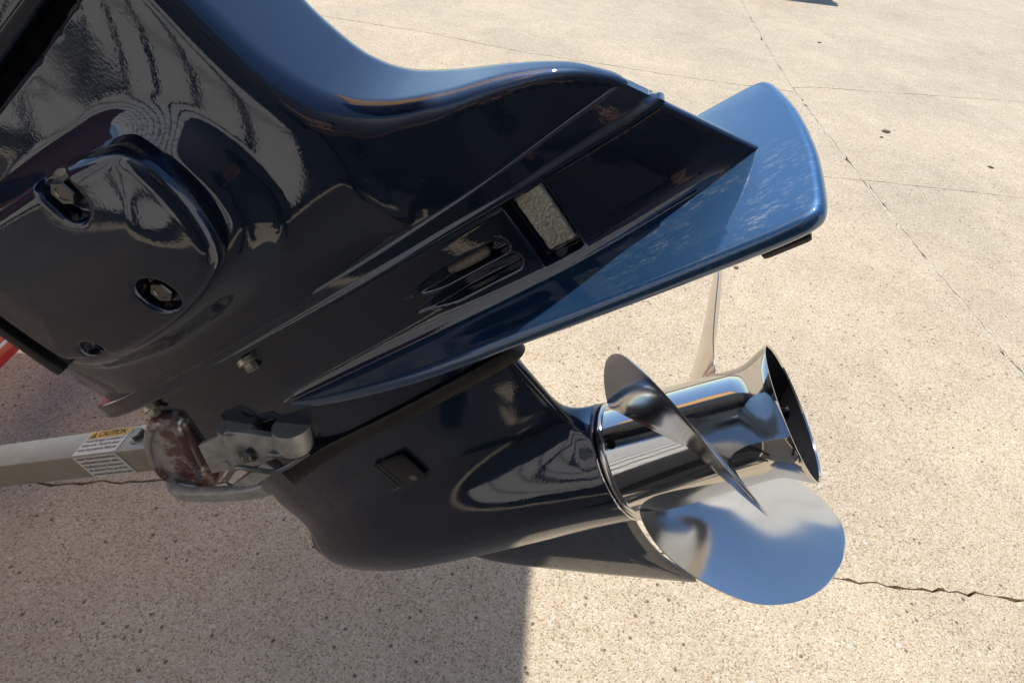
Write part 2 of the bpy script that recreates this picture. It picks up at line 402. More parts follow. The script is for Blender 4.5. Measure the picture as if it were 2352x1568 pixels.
def shift(line, d):
    T = np.gradient(line, axis=0); T /= np.linalg.norm(T, axis=1)[:, None]; w_ = d * (1 + .45 * RNG.normal(size=len(line)))
    return line + np.stack([-T[:, 1], T[:, 0]], 1) * w_[:, None]
def dseg(y0, y1, side):           # part of the long joint between two heights
    L = dl[(dl[:, 1] < y0) & (dl[:, 1] > y1)]; return shift(L, side)
pav = mesh_obj('pavement', [(-60, -60, -.035), (60, -60, -.035), (60, 60, -.035), (-60, 60, -.035)], [[0, 1, 2, 3]], 'crack_dirt')
pav['kind'] = 'structure'; pav['label'] = 'exposed aggregate concrete pavement with cracks and joints'
def slab(poly):
    P = [(x, y, 0.0) for x, y in poly]; n = len(P)
    v = P + [(x, y, -.033) for x, y in poly]
    f = [list(range(n))] + [[i, (i + 1) % n, n + (i + 1) % n, n + i] for i in range(n)]
    o = mesh_obj('slab', v, f, 'concrete', pav, smooth=False); return o
W1, W2 = .0028, .0022
# left column from far to near, right column from far to near (joint D runs top to bottom)
def yof(line): return line[-1][1], line[0][1]
slab(list(map(tuple, np.concatenate([[(-25, 30)], shift(aL, W1), dseg(30, 4.07, -.007)[::-1]]))))
slab(list(map(tuple, np.concatenate([shift(aL, -W1)[::-1], shift(bL, W2), dseg(4.05, 2.89, -.007)[::-1]]))))
slab(list(map(tuple, np.concatenate([shift(bL, -W2)[::-1], shift(cL, W1), dseg(2.88, .75, -.007)[::-1]]))))
slab(list(map(tuple, np.concatenate([shift(cL, -W1)[::-1], [(-25, -25)], dseg(.735, -24.9, -.007)[::-1]]))))
slab(list(map(tuple, np.concatenate([dseg(30, 4.14, .007), shift(aR, W1), [(30, 30)]]))))
slab(list(map(tuple, np.concatenate([dseg(4.12, 2.90, .007), shift(bR, W2), shift(aR, -W1)[::-1]]))))
slab(list(map(tuple, np.concatenate([dseg(2.885, .755, .007), shift(cR, W1), shift(bR, -W2)[::-1]]))))
slab(list(map(tuple, np.concatenate([dseg(.738, -24.9, .007), [(30, -25)], shift(cR, -W1)[::-1]]))))
jl = dl[(dl[:, 1] < 12) & (dl[:, 1] > -3)]; lft, rgt = shift(jl, -.0082), shift(jl, .0082)
jv = [(x, y, -.0021 + RNG.normal() * .0013) for x, y in lft] + [(x, y, -.0021 + RNG.normal() * .0013) for x, y in rgt]
nj = len(lft)
mesh_obj('joint_filler', jv, [[i, i + 1, nj + i + 1, nj + i] for i in range(nj - 1)], 'filler', pav)

# ------------------------------------------------------------------ outboard motor (local x aft, y up the leg, z to the near side)
A_ = Vector((0.7593, -0.0598, 0.6480)); U_ = Vector((-0.6460, 0.0508, 0.7617)); S_ = Vector((-0.0785, -0.9969, 0.0))
MM = Matrix((A_, U_, S_)).transposed().to_4x4(); MM.translation = Vector((0.2016, 0.4002, 0.8339))
motor = empty('outboard_motor', MM)
tag(motor, 'glossy navy black outboard motor tilted up, polished propeller at its lower end', 'outboard motor')

# --- leg housing
w_leg = table([-.585, -.575, -.56, -.5, -.41, -.3, -.2, -.12, -.08, -.06, -.033, 0, .04, .065, .097, .12],
              [.004, .014, .024, .042, .056, .064, .0645, .063, .062, .056, .047, .036, .021, .014, .006, .003])
aT = table([.33, .352, .36, .37, .38, .395, .41, .428, .443, .459, .48, .50, .535, .59], [.108, .097, .090, .080, .066, .037, .0, -.034, -.051, -.062, -.070, -.075, -.079, -.082])
aTs = lambda u: (aT(u + .002) - aT(u - .002)) / .004
aL_ = table([.33, .35, .385, .392, .41, .45, .6], [-.59, -.58, -.575, -.555, -.535, -.52, -.52])
boss = catmull([(-.315, .546), (-.228, .535), (-.182, .527), (-.150, .512), (-.131, .490), (-.123, .453), (-.129, .418), (-.150, .397), (-.196, .380), (-.271, .371), (-.36, .372), (-.45, .388), (-.495, .43), (-.495, .52), (-.42, .556)], 6, True)
seam = catmull([(-.310, .533), (-.236, .524), (-.181, .512), (-.164, .498), (-.158, .4775), (-.162, .4467), (-.176, .419), (-.199, .405), (-.249, .395), (-.304, .3925), (-.351, .396), (-.398, .413), (-.414, .426), (-.416, .486), (-.416, .535), (-.37, .545)], 6, True)
d_boss, d_seam = poly_sdf(boss), poly_sdf(seam)
def g_leg(a, u, s):
    low = 1 - sstep(u, .345, .410); w = w_leg(a) * (1 - .27 * low * (1 - sstep(a, -.10, .0))) - .10 * (u - .45) * (1 - sstep(a, -.22, -.08)) * sstep(a, -.57, -.45)
    w = w + .0155 * sstep(-d_boss(a, u), -.004, .032)
    side = np.abs(s) - w
    rear = (a - aT(u)) / np.sqrt(1 + aTs(u) ** 2)
    k = .004 + .016 * sstep(u, .35, .43)
    g = smax(side, rear, k)
    g = smax(g, aL_(u) - a, .014)
    g = np.maximum(g, u - .574); return np.maximum(g, .343 - u)
leg = sdf_obj('leg_housing', g_leg, (-.60, .340, -.098), (.115, .580, .098), .0028, 'paint', motor)

# --- upper cowl and the black gap below it
gap = bev_box('cowl_seal', (-.22, .580, 0), (.30, .015, .086), 'seal_foam', motor, .003)
def g_cowl(a, u, s):
    ac = -.14 + .10 * sstep(u, .66, .85); hl = .20 + .10 * sstep(u, .62, .85); hs = .047 + .151 * sstep(u, .66, .84)
    dx, dz = np.abs(a - ac) - hl + .07, np.abs(s) - hs + .06
    g = np.hypot(np.maximum(dx, 0), np.maximum(dz, 0)) + np.minimum(np.maximum(dx, dz), 0) - .065
    g = smax(g, .587 - u, .010)
    return smax(g, u - 1.12, .12)
sdf_obj('cowl', g_cowl, (-.56, .580, -.23), (.32, 1.14, .23), .0075, 'paint', motor)

# --- mount cover with bolt pockets
def g_cover(a, u, s):
    d = d_seam(a, u) + .0022
    top = .0970 + .005 * sstep(-d, 0, .06)
    g = smax(d, s - top, .013)
    g = np.maximum(g, .062 - s)
    p1 = np.hypot(a + .236, np.maximum(np.abs(u - .517) - .014, 0)) - .0155
    p2 = np.hypot(a + .250, u - .421) - .0158
    p3 = np.hypot(a + .366, u - .413) - .0125
    for p, b in ((p1, .0835), (p2, .0835), (p3, .0835)): g = smax(g, -np.maximum(p, b - s), .0035)
    return g
cover = sdf_obj('mount_cover', g_cover, (-.425, .385, .058), (-.150, .552, .107), .0019, 'paint', motor)
hex_bolt('bolt', (-.236, .508, .0832), (0, 0, 1), .0094, .012, 'dark_bolt', cover)
hex_bolt('bolt', (-.250, .421, .0832), (0, 0, 1), .0094, .012, 'dark_bolt', cover)
rail = bev_box('bracket_rail', (-.437, .565, .078), (.030, .300, .020), 'black_matte', motor, .004)
bev_box('rail_flange', (-.4295, .565, .0915), (.010, .300, .009), 'black_matte', rail, .002)

# --- adapter band with its bead
w_band = table([-.602, -.598, -.585, -.55, -.5, -.41, -.3, -.2, -.1, -.03, 0, .04, .065, .09, .105], [.0, .008, .019, .031, .0405, .0490, .0535, .0535, .0505, .0435, .0375, .0235, .0160, .0090, .0040])
xs_ = np.concatenate([-.602 + .012 * (np.linspace(0, 1, 8)[:-1] ** 2), np.linspace(-.590, .105, 110)])
half = [(x, float(w_band(x))) for x in xs_]
loop = half + [(x, -y) for x, y in half[::-1]][0:-1]
Lp = np.array(loop); Tg = np.roll(Lp, -1, 0) - np.roll(Lp, 1, 0); Tg /= np.linalg.norm(Tg, axis=1)[:, None]; Nn = np.stack([-Tg[:, 1], Tg[:, 0]], 1)
if (Nn[40] @ np.array([0, 1])) < 0: Nn = -Nn
def rake(u): return (.335 - u) * .656
prof = [(.3505, -.0035), (.3505, .0000), (.3492, .0016), (.3470, .0020), (.3395, .0020), (.3380, .0022), (.3372, .0030), (.3358, .0039), (.3342, .0041), (.3328, .0034), (.3318, .0020), (.3308, .0000), (.3303, -.0030), (.3303, -.012)]
rings = []
for u, o in prof:
    q = Lp + Nn * o; uq = u - .0095 * sstep(q[:, 0], -.07, .115) * np.clip((.3480 - u) / .012, 0, 1)
    rk = sstep(q[:, 0], .0, .10) * rake(uq)
    rings.append([(x + k, y, z) for (x, z), k, y in zip(q, rk, uq)])
band = ring_loft('adapter_band', rings, 'paint', motor, caps=True, sharp=50)

# --- gear housing: neck above the plate
w_fin = table([-.552, -.548, -.535, -.50, -.41, -.30, -.10, 0, .05, .10, .135, .153, .17], [.0, .008, .017, .028, .0345, .0370, .0365, .0335, .0270, .0165, .0085, .0045, .001])
def g_neck(a, u, s):
    ar = a + (u - .262) * .656 * sstep(a, -.02, .12)
    w = w_fin(ar) + .0085 * np.exp(-np.maximum(u - .262, 0) / .0060) * sstep(a, -.42, -.30) * (1 - sstep(ar, .105, .148)) + .004 * sstep(u, .322, .335)
    g = smax(np.abs(s) - w, ar - .1535, .003)
    g = np.maximum(g, -.548 - a)
    box = np.maximum(np.maximum(np.abs(a - .0075) - .0170, np.abs(u - .298) - .0290), .019 - s)
    g = smax(g, -box, .0015)
    for uc, a1 in ((.2985, -.031), (.2825, -.029)):
        r = .0062 * sstep(a, -.128, -.085) + .0004
        cap = np.hypot(a - np.clip(a, -.128, a1), u - uc - .0006) - r
        bot = w_fin(a) - .0005 - .0135 * sstep(a, -.118, -.078)
        g = smax(g, -np.maximum(cap, bot - s), .0014)
    return np.maximum(np.maximum(g, u - .332 + .010 * sstep(a, -.07, .115)), .248 - u)
neck = sdf_obj('gearcase_neck', g_neck, (-.556, .246, -.062), (.158, .334, .062), .0017, 'paint', motor)
an = bmesh.new(); bmesh.ops.create_cube(an, size=1); bmesh.ops.scale(an, vec=(.0215, .0470, .012), verts=an.verts)
bmesh.ops.subdivide_edges(an, edges=list(an.edges), cuts=14, use_grid_fill=True)
for v in an.verts: v.co += Vector((random.gauss(0, .00025), random.gauss(0, .00025), random.gauss(0, .0003)))
bmesh.ops.transform(an, matrix=Matrix.Translation((.0122, .3022, .0275)), verts=an.verts)
me = bpy.data.meshes.new('anode'); an.to_mesh(me); an.free(); anode = finish(me, 'anode', 'anode', motor)
anode['label'] = 'pitted grey zinc anode block set in a slot above the plate'
tube('grille_bar', [(-.082, .2985, .0245), (-.070, .2985, .0262), (-.055, .2985, .0268), (-.046, .2985, .0266), (-.0425, .2985, .0262)], [.0048, .0052, .0054, .0050, .0030], 'grille', neck)
hex_bolt('nut', (-.318, .318, .040), (0.15, -1, .45), .0064, .010, 'brass_nut', motor)
hex_bolt('nut', (-.492, .322, .036), (0.1, -1, .5), .0062, .009, 'brass_nut', motor)

# --- gear housing: strut and torpedo
w_str = table([0, .015, .05, .14, .34, .6, .85, .97, 1.0], [0.0, .010, .0175, .0270, .0340, .0300, .0175, .0085, .0060])
LE = table([-.05, .0, .056, .11, .145, .19, .26], [-.566, -.562, -.553, -.548, -.536, -.534, -.540])
Rt = table([-.578, -.575, -.566, -.55, -.53, -.50, -.46, -.40, -.336, -.178, -.08], [.001, .0070, .0135, .0210, .0275, .0350, .0435, .0502, .0530, .0578, .0630])
def g_case(a, u, s):
    le = LE(u); te = -.1075 + 0 * u
    x = (a - le) / (te - le)
    st = smax(np.abs(s) - w_str(x), a - te, .006); st = np.maximum(st, le - a)
    st = np.maximum(st, -.02 - u)
    r = np.hypot(u, s); to = (r - Rt(a)) * .92
    g = smin(st, to, .052)
    # hollow where the front edge meets the torpedo nose
    g = np.maximum(g, a + .0875)
    return np.maximum(g, u - .2535)
case = sdf_obj('gearcase', g_case, (-.606, -.072, -.072), (-.080, .258, .072), .0028, 'paint', motor)

# --- anti-ventilation plate
hp = [(-.420, .018), (-.385, .0285), (-.330, .0420), (-.255, .0660), (-.156, .0870), (-.084, .0945), (-.043, .0965), (.045, .1030), (.118, .1065), (.150, .1070), (.168, .1045), (.1755, .0960), (.180, .0700), (.1835, .035), (.1845, .0)]
hs_ = catmull(hp, 7)
out2 = [tuple(p) for p in hs_] + [(x, -z) for x, z in hs_[::-1][1:]]
O2 = np.array(out2); Tt = np.roll(O2, -1, 0) - np.roll(O2, 1, 0); Tt /= np.linalg.norm(Tt, axis=1)[:, None]; No = np.stack([-Tt[:, 1], Tt[:, 0]], 1)
No = np.stack([Tt[:, 1], -Tt[:, 0]], 1)
if (No[len(hs_) // 2] @ np.array([0, 1])) < 0: No = -No
No[np.abs(O2[:, 0] + .42) < 1e-6] = (-1, 0)
rings = []
for th in np.linspace(90, -90, 11):
    c_, s_ = math.cos(math.radians(th)), math.sin(math.radians(th)); q = O2 + No * (.0055 * c_ - .0055)
    rings.append([(x, .2560 + .0060 * s_, z) for x, z in q])
inner = [[(x * .999, .262, z * .93) for (x, _, z) in rings[0]]]
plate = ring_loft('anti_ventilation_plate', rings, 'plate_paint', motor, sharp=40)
plate['label'] = 'flat blue black anti-ventilation plate with pale scuffs'
bev_box('trim_tab', (.1490, .2375, .070), (.030, .009, .034), 'black_matte', motor, .0035)
bev_box('trim_tab_stem', (.150, .2455, .066), (.014, .010, .020), 'black_matte', motor, .002)

# --- skeg
sk = catmull([(-.430, -.030), (-.402, -.062), (-.36, -.122), (-.274, -.178), (-.182, -.229), (-.145, -.2490), (-.128, -.2580), (-.1215, -.2540), (-.125, -.232), (-.136, -.1870), (-.1350, -.135), (-.126, -.090), (-.110, -.062), (-.100, -.030)], 6)
SK = np.array(sk); cen = np.array([-.24, -.06])
rings = []
for f, t in ((0.0, .0012), (.03, .0026), (.10, .0042), (.4, .0058)):
    q = SK + (cen - SK) * f; rings.append((q, t))
skr = [[(x, y, -t) for x, y in q] for q, t in rings[::-1]] + [[(x, y, t) for x, y in q] for q, t in rings]
skeg = ring_loft('skeg', skr, 'paint', motor, sharp=60)

# --- small hinged plate on the gearcase side
ps = .0345
plt_ = bev_box('pickup_plate', (-.2945, .1190, ps), (.036, .042, .005), 'black_matte', motor, .0012, Matrix.Rotation(math.radians(-2.5), 3, 'Y'))
tube('hinge_tube', [(-.3170, .1400, ps), (-.3170, .0985, ps)], .0036, 'black_matte', plt_)
hex_bolt('screw', (-.2900, .1060, ps + .0022), (0, 0, 1), .0046, .0018, 'wire', plt_, False)
tube('hinge_wire', [(-.3170, .0990, ps + .001), (-.3200, .0955, ps), (-.3300, .0935, ps - .001), (-.340, .0925, ps - .002)], .0009, 'wire', plt_, 8)

# ------------------------------------------------------------------ propeller (part of the motor)
prop_prof = [(-.0855, .0480), (-.0862, .0600), (-.0858, .0630), (-.0835, .0640), (-.0815, .0640), (-.0800, .0630), (-.079, .0622), (-.060, .0612), (-.030, .0592), (.0, .0575), (.030, .0556), (.050, .0546), (.059, .0550), (.066, .0572), (.073, .0607), (.080, .0642), (.0865, .0668), (.0880, .0668), (.0882, .0655), (.0865, .0648)]
hub = lathe('propeller', prop_prof, 'steel', motor, 128, .001)
hub['label'] = 'polished stainless three blade propeller'
lathe('bore', [(.0866, .0649), (.080, .0622), (.06, .0530), (.0, .0530), (-.05, .052), (-.05, .001)], 'black_inner', hub, 96, .001)
bev_box('bore_tab', (.0715, .0575 * math.cos(math.radians(-133)), .0575 * math.sin(math.radians(-133))), (.012, .005, .0045), 'steel_edge', hub, .0008, Matrix.Rotation(math.radians(-133), 3, 'X'))
tube('vent_hole', [Vector((-.0715, .061 * math.cos(math.radians(26)), .061 * math.sin(math.radians(26)))), Vector((-.0715, .0632 * math.cos(math.radians(26)), .0632 * math.sin(math.radians(26))))], .0044, 'black_inner', hub, 20)
lathe('front_ring', [(-.0905, .050), (-.0905, .0628), (-.0895, .0640), (-.0885, .0640), (-.0878, .0630), (-.0878, .050)], 'steel', hub, 128, .001)

BL = [(.0500, -31.0), (.0644, -34.4), (.0918, -32.3), (.1160, -25.1), (.1370, -15.0), (.1577, -3.9), (.1715, 6.3), (.1839, 16.2), (.1945, 26.9), (.1989, 35.8), (.1977, 41.5), (.1874, 46.6), (.1596, 50.9), (.1276, 53.2), (.0950, 54.2), (.0640, 54.0), (.0500, 53.0)]
def blade_pt(r, th, thb, off=0.0):
    q = math.radians(th); a = -.034 + .0698 * q + .2235 * (r - .06) + 1.282 * (r - .06) ** 2
    # slight cup on the outer trailing edge
    a += .004 * max(0, (th - 40) / 12) ** 2 * min(1, max(0, (r - .09) / .06))
    an_ = math.radians(th + thb); p = np.array([a, r * math.cos(an_), r * math.sin(an_)])
    e = 1e-3
    return p
def blade(thb):
    edge = catmull(BL, 7); N = len(edge)
    # sheet as a fan of rows between the leading and trailing sides
    lead = edge[:len(edge) // 2 + 7]; trail = edge[::-1][:len(edge) - len(lead) + 1]
    nr, nc = 34, 26
    def resample(c, n):
        d = np.concatenate([[0], np.cumsum(np.hypot(np.diff(c[:, 0]) , np.diff(c[:, 1]) * .0026))]); t = np.linspace(0, d[-1], n) ** 1.0
        return np.stack([np.interp(t, d, c[:, 0]), np.interp(t, d, c[:, 1])], 1)
    L, T = resample(lead, nr), resample(trail, nr)
    grid = np.zeros((nr, nc, 3)); thick = np.zeros((nr, nc))
    for i in range(nr):
        for j in range(nc):
            t = j / (nc - 1); t2 = t
            r = L[i, 0] * (1 - t2) + T[i, 0] * t2; th = L[i, 1] * (1 - t2) + T[i, 1] * t2
            r = r + 0.0
            grid[i, j] = blade_pt(r, th, thb)
            edgef = min(t, 1 - t) * 2; tipf = (nr - 1 - i) / (nr - 1)
            root = max(0, 1 - (r - .056) / .022)
            thick[i, j] = .0011 + .0026 * min(1, edgef * 2.2) ** .7 * (0.35 + .65 * tipf) + .0042 * root ** 2 * min(1, edgef * 3)
    du = np.gradient(grid, axis=0); dv = np.gradient(grid, axis=1); nm = np.cross(du, dv); ln = np.linalg.norm(nm, axis=2); ln[ln < 1e-12] = 1; nm /= ln[..., None]
    nm[-1] = nm[-2]
    top = grid + nm * thick[..., None] * .5; bot = grid - nm * thick[..., None] * .5
    verts = list(top.reshape(-1, 3)) + list(bot.reshape(-1, 3)); K = nr * nc; f = []; fe = []
    for i in range(nr - 1):
        for j in range(nc - 1):
            a, b, c, d = i * nc + j, i * nc + j + 1, (i + 1) * nc + j + 1, (i + 1) * nc + j
            f += [[a, b, c, d], [K + d, K + c, K + b, K + a]]
    for i in range(nr - 1):
        fe += [[i * nc, (i + 1) * nc, K + (i + 1) * nc, K + i * nc], [i * nc + nc - 1, K + i * nc + nc - 1, K + (i + 1) * nc + nc - 1, (i + 1) * nc + nc - 1]]
    for j in range(nc - 1):
        fe += [[j, K + j, K + j + 1, j + 1], [(nr - 1) * nc + j, (nr - 1) * nc + j + 1, K + (nr - 1) * nc + j + 1, K + (nr - 1) * nc + j]]
    me = bpy.data.meshes.new('blade'); me.from_pydata([tuple(map(float, v)) for v in verts], [], f + fe)
    me.materials.append(MAT['blade_steel']); me.materials.append(MAT['steel_edge'])
    me.polygons.foreach_set('material_index', [0] * len(f) + [1] * len(fe))
    bm = bmesh.new(); bm.from_mesh(me); bmesh.ops.remove_doubles(bm, verts=bm.verts, dist=1e-6); bmesh.ops.recalc_face_normals(bm, faces=bm.faces); bm.to_mesh(me); bm.free()
    me.polygons.foreach_set('use_smooth', [True] * len(me.polygons)); me.set_sharp_from_angle(angle=math.radians(50))
    return link(bpy.data.objects.new('blade', me), hub)
for k in range(3): blade(13.7 + 120 * k)

# ------------------------------------------------------------------ transom support bar, yoke, strap
MW = MM
def mw(a, u, s): return MM @ Vector((a, u, s))
sup = empty('motor_support_bar', Matrix.Translation((-.71, .47, .50)))
tag(sup, 'square aluminium support bar with caution label and maroon yoke under the motor', 'support bar')
inv = Matrix.Translation((.71, -.47, -.50))
p0, p1 = Vector((-.417, .4485, .640)), Vector((-.720, .4730, .5005)); dirb = (p0 - p1).normalized()
bx = dirb; bz = Vector((0, 0, 1)); bz = (bz - bx * bz.dot(bx)).normalized(); by = bz.cross(bx)
RB = Matrix((bx, by, bz)).transposed()
LB = 1.35; half_w = .0215
cb = p0 - dirb * LB / 2
MB4 = inv @ Matrix.Translation(cb) @ RB.to_4x4()
bar = bev_box('bar', (0, 0, 0), (LB, half_w * 2, half_w * 2), 'aluminium', sup, .0018, None, 3)
bar.data.transform(MB4)
def on_bar(face, along, across, lift=.0006):          # frame on the bar: face 'top' or 'near'; along from the yoke end
    x = LB / 2 - along
    if face == 'top':  o = Vector((x, across, half_w + lift)); R = Matrix(((1, 0, 0), (0, 1, 0), (0, 0, 1)))
    else:              o = Vector((x, -half_w - lift, across)); R = Matrix(((1, 0, 0), (0, 0, -1), (0, 1, 0)))
    return MB4 @ Matrix.Translation(o) @ R.to_4x4()
def quad_on(name, M4, w, h, mat, par):
    v = [M4 @ Vector(p) for p in ((-w / 2, -h / 2, 0), (w / 2, -h / 2, 0), (w / 2, h / 2, 0), (-w / 2, h / 2, 0))]
    return mesh_obj(name, v, [[0, 1, 2, 3]], mat, par, smooth=False)
AL, LW = .098, .080
lab = quad_on('label_sheet', on_bar('top', AL, -.0000, .0005), LW, half_w * 2 - .002, 'label_white', sup)
quad_on('label_side', on_bar('near', AL, .0, .0005), LW, half_w * 2 - .002, 'label_white', lab)
quad_on('caution_band', on_bar('top', AL, .0135, .0009), LW - .005, .0125, 'label_yellow', lab)
text_mesh('caution_text', 'CAUTION', .0125, 'ink', lab, on_bar('top', AL - .006, .0135, .0012), bold=.0003, width=.050)
tri = [on_bar('top', AL + .028, .0135, .0012) @ Vector(p) for p in ((-.006, -.0052, 0), (.006, -.0052, 0), (0, .0055, 0))]
mesh_obj('caution_triangle', tri, [[0, 1, 2]], 'ink', lab, smooth=False)
text_mesh('exclamation_mark', '!', .0085, 'label_yellow', lab, on_bar('top', AL + .028, .0128, .0015), bold=.0002)
for k, (t, wd) in enumerate((('Avoid damage to outboard', .070), ('lower unit. Transom Saver', .070), ('must be properly fitted to', .070))):
    text_mesh('label_text', t, .0066, 'ink', lab, on_bar('top', AL, .0030 - k * .0075, .0010), width=wd, bold=.00008)
for k, (t, wd) in enumerate((('trailer rollers and secured to', .070), ('outboard lower unit.', .070), ('Outboard must have power', .070), ('tilt and trim. The use of this', .070), ('product. Boat must be tied', .070))):
    text_mesh('label_text', t, .0066, 'ink', lab, on_bar('near', AL, .0160 - k * .0078, .0010), width=wd, bold=.00008)
Mh = on_bar('top', .034, .002, 0)
hex_bolt('bolt', Mh.translation, (Mh.to_3x3() @ Vector((0, 0, 1))), .0095, .008, 'dark_bolt', sup, True, bx)

# yoke: a U-shaped cradle round the front edge of the strut
def to_sup(a, u, s): return np.array(inv @ mw(a, u, s))
cup2 = catmull([(-.516, .312), (-.490, .3075), (-.480, .291), (-.493, .271), (-.520, .240), (-.537, .2155), (-.545, .197), (-.570, .190), (-.604, .2185), (-.600, .2550), (-.562, .2925)], 6, True)
d_cup = poly_sdf(cup2)
def g_cup(a, u, s_):
    d = d_cup(a, u); g = smax(d, np.abs(s_) - .044, .018)
    face = np.maximum(d + .0125, .0365 - s_ + .10 * (a + .55) * 0)
    g = smax(g, -face, .004)
    return g
cv, cf = sdf_mesh(g_cup, (-.618, .180, -.052), (-.468, .322, .052), .0022)
cme = bpy.data.meshes.new('yoke'); cme.from_pydata([tuple(to_sup(*p)) for p in cv], [], cf); yoke = finish(cme, 'yoke', 'yoke', sup, True, None)
yoke['label'] = 'mottled maroon cast yoke at the end of the support bar'
path = catmull([(-.448, .172, .058), (-.480, .178, .060), (-.535, .196, .060), (-.585, .208, .052), (-.610, .214, .030), (-.615, .216, .0), (-.610, .214, -.030), (-.585, .208, -.052), (-.535, .196, -.060), (-.480, .178, -.060), (-.448, .172, -.058)], 8)
rings = []; N = len(path); T = np.gradient(path, axis=0); T /= np.linalg.norm(T, axis=1)[:, None]
upv = np.array([.35, .94, 0.0])
for i in range(N):
    o = np.cross(T[i], upv); o /= np.linalg.norm(o); uu = np.cross(o, T[i]); ring = []
    for k in range(20):
        a = 2 * math.pi * k / 20; cx = math.copysign(abs(math.cos(a)) ** .5, math.cos(a)); cy = math.copysign(abs(math.sin(a)) ** .5, math.sin(a))
        ring.append(to_sup(*(path[i] + np.array([.004, .009, 0]) + o * cx * .0065 + uu * cy * .0095)))
    rings.append(ring)
ring_loft('yoke_arm', rings, 'cast_alu', yoke, sharp=55)
nk = [Vector((inv @ p0)) - bx * .004, Vector((inv @ p0)) + bx * .014, Vector(to_sup(-.575, .262, .0))]
tube('yoke_neck', [tuple(v) for v in nk], [.022, .027, .026], 'cast_alu', yoke, 20)
br = [to_sup(*p) for p in ((-.458, .268, .058), (-.410, .266, .053), (-.396, .2542, .051), (-.362, .2275, .050), (-.3715, .2122, .054), (-.4152, .2140, .058), (-.480, .2310, .062))]
nb = np.cross(br[2] - br[0], br[4] - br[0]); nb /= np.linalg.norm(nb)
if nb @ np.array([0, -1, .8]) < 0: nb = -nb
cbv = np.mean(br, 0)
ring_loft('bracket_plate', [[tuple(p - nb * .007) for p in br], [tuple(p + nb * .0005) for p in br], [tuple(p + (cbv - p) * .03 + nb * .0015) for p in br]], 'cast_alu', sup, sharp=30)
hex_bolt('bolt', tuple(cbv + nb * .0015 + (br[5] - cbv) * .25), nb, .0075, .008, 'dark_bolt', sup)
hex_bolt('bolt', tuple(cbv + nb * .0005 + (br[6] - cbv) * .55), nb, .0042, .004, 'cast_alu', sup, False)
for (aa, uu_) in ((-.421, .248), (-.363, .218)):
    tube('roller', [to_sup(aa - .010, uu_ - .008, .040), to_sup(aa, uu_ + .004, .040), to_sup(aa + .006, uu_ + .013, .038)], [.020, .020, .0195], 'cast_alu', sup, 28)
bq = [to_sup(*p) for p in ((-.4950, .199, .056), (-.4140, .2120, .054), (-.4060, .1985, .058), (-.4880, .1845, .060))]
nq = np.cross(bq[1] - bq[0], bq[3] - bq[0]); nq /= np.linalg.norm(nq)
if nq @ np.array([0, -1, .8]) < 0: nq = -nq
ring_loft('clamp_block', [[tuple(p - nq * .012) for p in bq], [tuple(p) for p in bq], [tuple(p + (np.mean(bq, 0) - p) * .06 + nq * .0015) for p in bq]], 'cast_alu', sup, sharp=30)

# strap round the gearcase with wire hooks
stp = empty('rubber_strap', MM.copy()); stp.matrix_world = MM @ Matrix.Translation((-.28, .18, .0))
tag(stp, 'black rubber strap looped round the gearcase below the plate, hooked to the yoke', 'strap')
so = np.array([.28, -.18, .0])
def skin(a, u): return float(w_str(np.clip((a - LE(u)) / (-.1075 - LE(u)), 0, 1)))
near = [(a, u, skin(a, u) + .0038) for a, u in ((-.430, .176), (-.38, .181), (-.32, .1835), (-.26, .185), (-.20, .186), (-.15, .1865), (-.118, .187))]
sp_path = catmull([(-.400, .186, .058)] + [(-.382, .184, .050)] + near[2:] + [(-.100, .187, .0065), (-.0985, .187, -.0065)] + [(a, u, -s) for a, u, s in near[:1:-1]] + [(-.382, .184, -.050)], 6)
rings = []; T = np.gradient(sp_path, axis=0); T /= np.linalg.norm(T, axis=1)[:, None]
for i, p in enumerate(sp_path):
    o = np.cross(T[i], [0, 1, 0]); o /= np.linalg.norm(o); ww = .0078 + .0065 * max(0, (12 - i) / 12); tt = .0024 + .004 * max(0, (10 - i) / 10)
    up_ = np.cross(o, T[i])
    ring = []
    for k in range(16):
        a = 2 * math.pi * k / 16; cx = math.copysign(abs(math.cos(a)) ** .6, math.cos(a)); cy = math.copysign(abs(math.sin(a)) ** .6, math.sin(a))
        ring.append(tuple(p + so + o * cx * tt + up_ * cy * ww))
    rings.append(ring)
strap_band = ring_loft('strap_band', rings, 'black_rubber', stp, sharp=60)
wp = catmull([(-.360, .196, .046), (-.396, .2000, .062), (-.408, .2135, .068), (-.420, .2270, .070), (-.4295, .2305, .070), (-.4424, .2272, .070), (-.4646, .2187, .066)], 7)
tube('wire_hook', wp + so, .0030, 'wire', stp, 10)
wp2 = catmull([(-.389, .2235, .060), (-.378, .215, .058), (-.360, .205, .050)], 6)
tube('wire_hook', wp2 + so, .0030, 'wire', stp, 10)
wp3 = catmull([(-.506, .187, .045), (-.492, .176, .046), (-.478, .165, .044)], 6)
tube('wire_hook', wp3 + so, .0030, 'wire', stp, 10)

# ------------------------------------------------------------------ trailer beam at the left edge
tb = empty('trailer_crossbeam', Matrix.Translation((-1.20, 1.35, .285)))
tag(tb, 'red trailer crossbeam with white edge stripe at the left border', 'trailer beam')
bev_box('beam', (0, 0, 0), (.225, 1.3, .030), 'red_paint', tb, .006)
bev_box('stripe', (.1000, 0, .0155), (.008, 1.3, .0030), 'white_paint', tb, 0)
for yy in (.15, .55): bev_box('beam_foot', (-.05, yy, -.150), (.05, .05, .27), 'red_paint', tb, .004)

